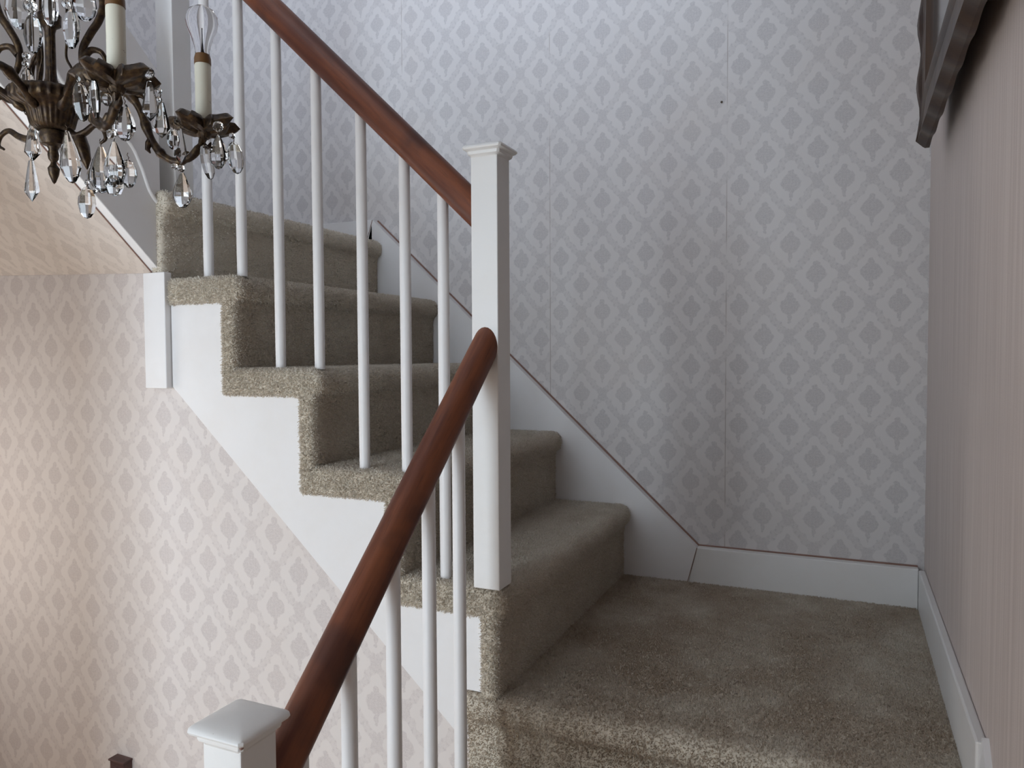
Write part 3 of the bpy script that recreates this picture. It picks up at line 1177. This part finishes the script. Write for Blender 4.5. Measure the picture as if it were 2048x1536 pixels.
def bulb_bm():
    bm = lathe_bm([(0.0090, 0.0), (0.0092, 0.005), (0.0105, 0.012), (0.0145, 0.024), (0.0188, 0.034), (0.0205, 0.043), (0.0196, 0.051), (0.0160, 0.058), (0.009, 0.0625), (0.0, 0.064)], 28)
    return bm


def make_arm(az, crystals, dz=0.0):
    pts = spline([cl(r, az, z + dz * min(1.0, max(0.0, (r - 0.03) / 0.08))) for r, z in ARM], 6)
    n_ = len(pts)
    bm = tube_bm(pts, [0.0052 + 0.0018 * math.sin(i * 0.75) * (1 if i % 9 < 3 else 0.25) for i in range(n_)], 10)
    # cast leaves along the arm
    for f, s in ((0.30, 1), (0.52, -1), (0.74, 1), (0.90, -1)):
        i = int(f * (n_ - 1))
        p, q = pts[i], pts[min(i + 2, n_ - 1)]
        d = (q - p).normalized()
        nrm = d.cross(Vector((E2 * math.cos(math.radians(az)) - E1 * math.sin(math.radians(az))))).normalized() * s
        tube_bm([p, p + nrm * 0.006 + d * 0.004, p + nrm * 0.011 + d * 0.010, p + nrm * 0.010 + d * 0.016], [0.0045, 0.0048, 0.0034, 0.0010], 8, bm=bm)
    arm = part('arm', bm, 'bronze', ch, 60)
    e = cl(RA, az, dz)
    leaf_cup(arm, e + Vector((0, 0, -0.001)))
    sl_ = part('candle_sleeve', lathe_bm([(0, 0.010), (0.0103, 0.010), (0.0102, 0.05), (0.0104, 0.081), (0.0100, 0.0835), (0, 0.0835)], 20), 'candle', arm, 40)
    sl_.location = e
    so = part('socket', lathe_bm([(0, 0.0835), (0.0108, 0.0835), (0.0106, 0.0915), (0.0092, 0.0965), (0.0, 0.0965)], 18), 'socket', arm, 40)
    so.location = e
    bu = part('bulb', bulb_bm(), 'bulb', arm, 'all')
    bu.location = e + Vector((0, 0, 0.096))
    fi = part('bulb_filament', lathe_bm([(0, 0.0), (0.0030, 0.0), (0.0014, 0.008), (0.0007, 0.016), (0.0005, 0.032), (0.0008, 0.034), (0, 0.035)], 8), 'filament', arm, 40)
    fi.location = e + Vector((0, 0, 0.097))
    for fn in crystals:
        fn(arm)
    return arm


# right-hand arm
make_arm(6, [
    lambda a: button(px(358, 242, 0.975), 0.0068, a),
    lambda a: button(px(436, 253, 0.970), 0.0072, a),
    lambda a: button(px(386, 258, 1.025), 0.006, a),
    lambda a: drop(360, 255, 328, 25, 0.97, a, 'spear', 0.3),
    lambda a: button(px(349, 333, 0.97), 0.0045, a),
    lambda a: button(px(362, 337, 0.965), 0.0050, a),
    lambda a: drop(364, 343, 416, 38, 0.965, a, 'almond', 0.15),
    lambda a: drop(408, 284, 358, 30, 0.985, a, 'oval', 0.9, 0.5, -0.18),
    lambda a: drop(436, 268, 338, 42, 0.965, a, 'almond', -0.2, 0.6),
    lambda a: button(px(464, 272, 0.99), 0.0045, a),
    lambda a: drop(467, 282, 347, 34, 0.99, a, 'oval', 0.7, 0.5, -0.1),
])
# arm towards the viewer
make_arm(-39, [
    lambda a: button(px(183, 137, 0.84), 0.0065, a),
    lambda a: button(px(163, 155, 0.845), 0.0068, a),
    lambda a: button(px(298, 146, 0.85), 0.0064, a),
    lambda a: drop(157, 162, 243, 34, 0.845, a, 'oval', 0.1, 0.5, -0.1),
    lambda a: drop(186, 150, 241, 32, 0.84, a, 'oval', -0.5, 0.5, -0.08),
    lambda a: drop(214, 186, 212, 20, 0.86, a, 'oval', 0.4),
    lambda a: drop(249, 206, 282, 44, 0.85, a, 'almond', 0.0, 0.6),
    lambda a: button(px(223, 268, 0.86), 0.006, a),
    lambda a: drop(299, 160, 242, 32, 0.86, a, 'spear', 0.3),
    lambda a: button(px(318, 182, 0.87), 0.004, a),
    lambda a: button(px(316, 198, 0.87), 0.0035, a),
    lambda a: drop(322, 203, 276, 42, 0.87, a, 'spear', -0.3, 0.6),
    lambda a: drop(346, 258, 300, 24, 0.90, a, 'oval', 0.6),
], 0.011)
# arms out of the frame on the left, with the same drops
for az in (-96, -145, 165):
    def mk(az_):
        def f(a):
            for k2 in range(6):
                aa = math.radians(60 * k2)
                c = cl(RA, az_, 0) + Vector((0.030 * math.cos(aa), 0.030 * math.sin(aa), 0))
                button(c + Vector((0, 0, 0.0)), 0.0065, a)
                crystal(c - Vector((0, 0, 0.012)), 0.048, 0.024, a, 'almond', aa)
        return f
    make_arm(az, [mk(az)])

# drops hanging from the bowl and the upper scrolls
drop(64, 246, 322, 32, 0.97, ch, 'spear', 0.2)
drop(62, 318, 403, 34, 0.965, ch, 'spear', -0.1)
drop(133, 258, 366, 40, 0.95, ch, 'almond', 0.2, 0.5, -0.08)
drop(173, 372, 437, 34, 0.95, ch, 'oval', 0.2, 0.6)
button(px(174, 366, 0.95), 0.0030, ch)
for u, v0, v1, w_, z_, kd, yw in ((201, 290, 386, 46, 0.96, 'almond', 0.3), (228, 280, 374, 52, 0.95, 'almond', -0.3), (228, 350, 392, 36, 0.945, 'bead', 0.2), (256, 318, 376, 32, 0.97, 'oval', 0.5), (186, 330, 388, 34, 0.975, 'oval', -0.4)):
    drop(u, v0, v1, w_, z_, ch, kd, yw, 0.6)
button(px(55, 218, 0.965), 0.0060, ch)
# upper ones
drop(38, -28, 58, 58, 0.95, ch, 'oval', 0.2, 0.45)
button(px(60, 12, 0.94), 0.0085, ch)
drop(65, 26, 106, 34, 0.94, ch, 'oval', 0.4)
button(px(52, 112, 0.945), 0.0052, ch)
button(px(50, 128, 0.945), 0.0042, ch)
drop(53, 134, 184, 26, 0.945, ch, 'oval', 0.1)
drop(100, -22, 52, 32, 0.93, ch, 'oval', 0.1, 0.6)
button(px(132, 8, 0.96), 0.0060, ch)
drop(142, 16, 97, 40, 0.96, ch, 'oval', -0.2)
drop(168, -24, 42, 44, 0.985, ch, 'oval', 0.5)
# lower leaf brackets between the bowl and the arms
for az in (-12, 172):
    s = spline([cl(r, az, z) for r, z in ((0.024, -0.012), (0.036, -0.018), (0.050, -0.014), (0.064, -0.006), (0.076, -0.012), (0.080, -0.024), (0.072, -0.030))], 6)
    n_ = len(s)
    bm = tube_bm(s, [0.0058 - 0.0042 * i / (n_ - 1) for i in range(n_)], 8)
    p0 = cl(0.040, az, -0.020)
    if az == -12:
        tube_bm([p0, p0 + cl(0.004, az, -0.014), p0 + cl(0.010, az, -0.030), p0 + cl(0.011, az, -0.042)], [0.0085, 0.0095, 0.006, 0.0008], 8, bm=bm)
    part('leaf_bracket', bm, 'bronze', ch, 60)

# ------------------------------------------------------------------ small marks
bm = bmesh.new()
bmesh.ops.create_icosphere(bm, subdivisions=2, radius=0.0022)
o = finish('nail_hole', bm, 'caulk', smooth='all')
o.location = (NX1 + 0.0075, -1.4395, 0.2165)
cap_ = [c for c in bpy.data.objects['newel_post.001'].children if c.name.startswith('cap')][0]
attach(o, cap_)
pn = tag(finish('nail', lathe_bm([(0, -0.006), (0.0012, -0.006), (0.0012, 0.0), (0.0030, 0.0004), (0.0026, 0.0016), (0, 0.002)], 10), 'bronze', smooth=40), 'tiny dark nail in the papered back wall below the ceiling', 'nail')
pn.location = (-0.470, -0.001, 1.238)
pn.rotation_euler = (math.radians(90), 0, 0)
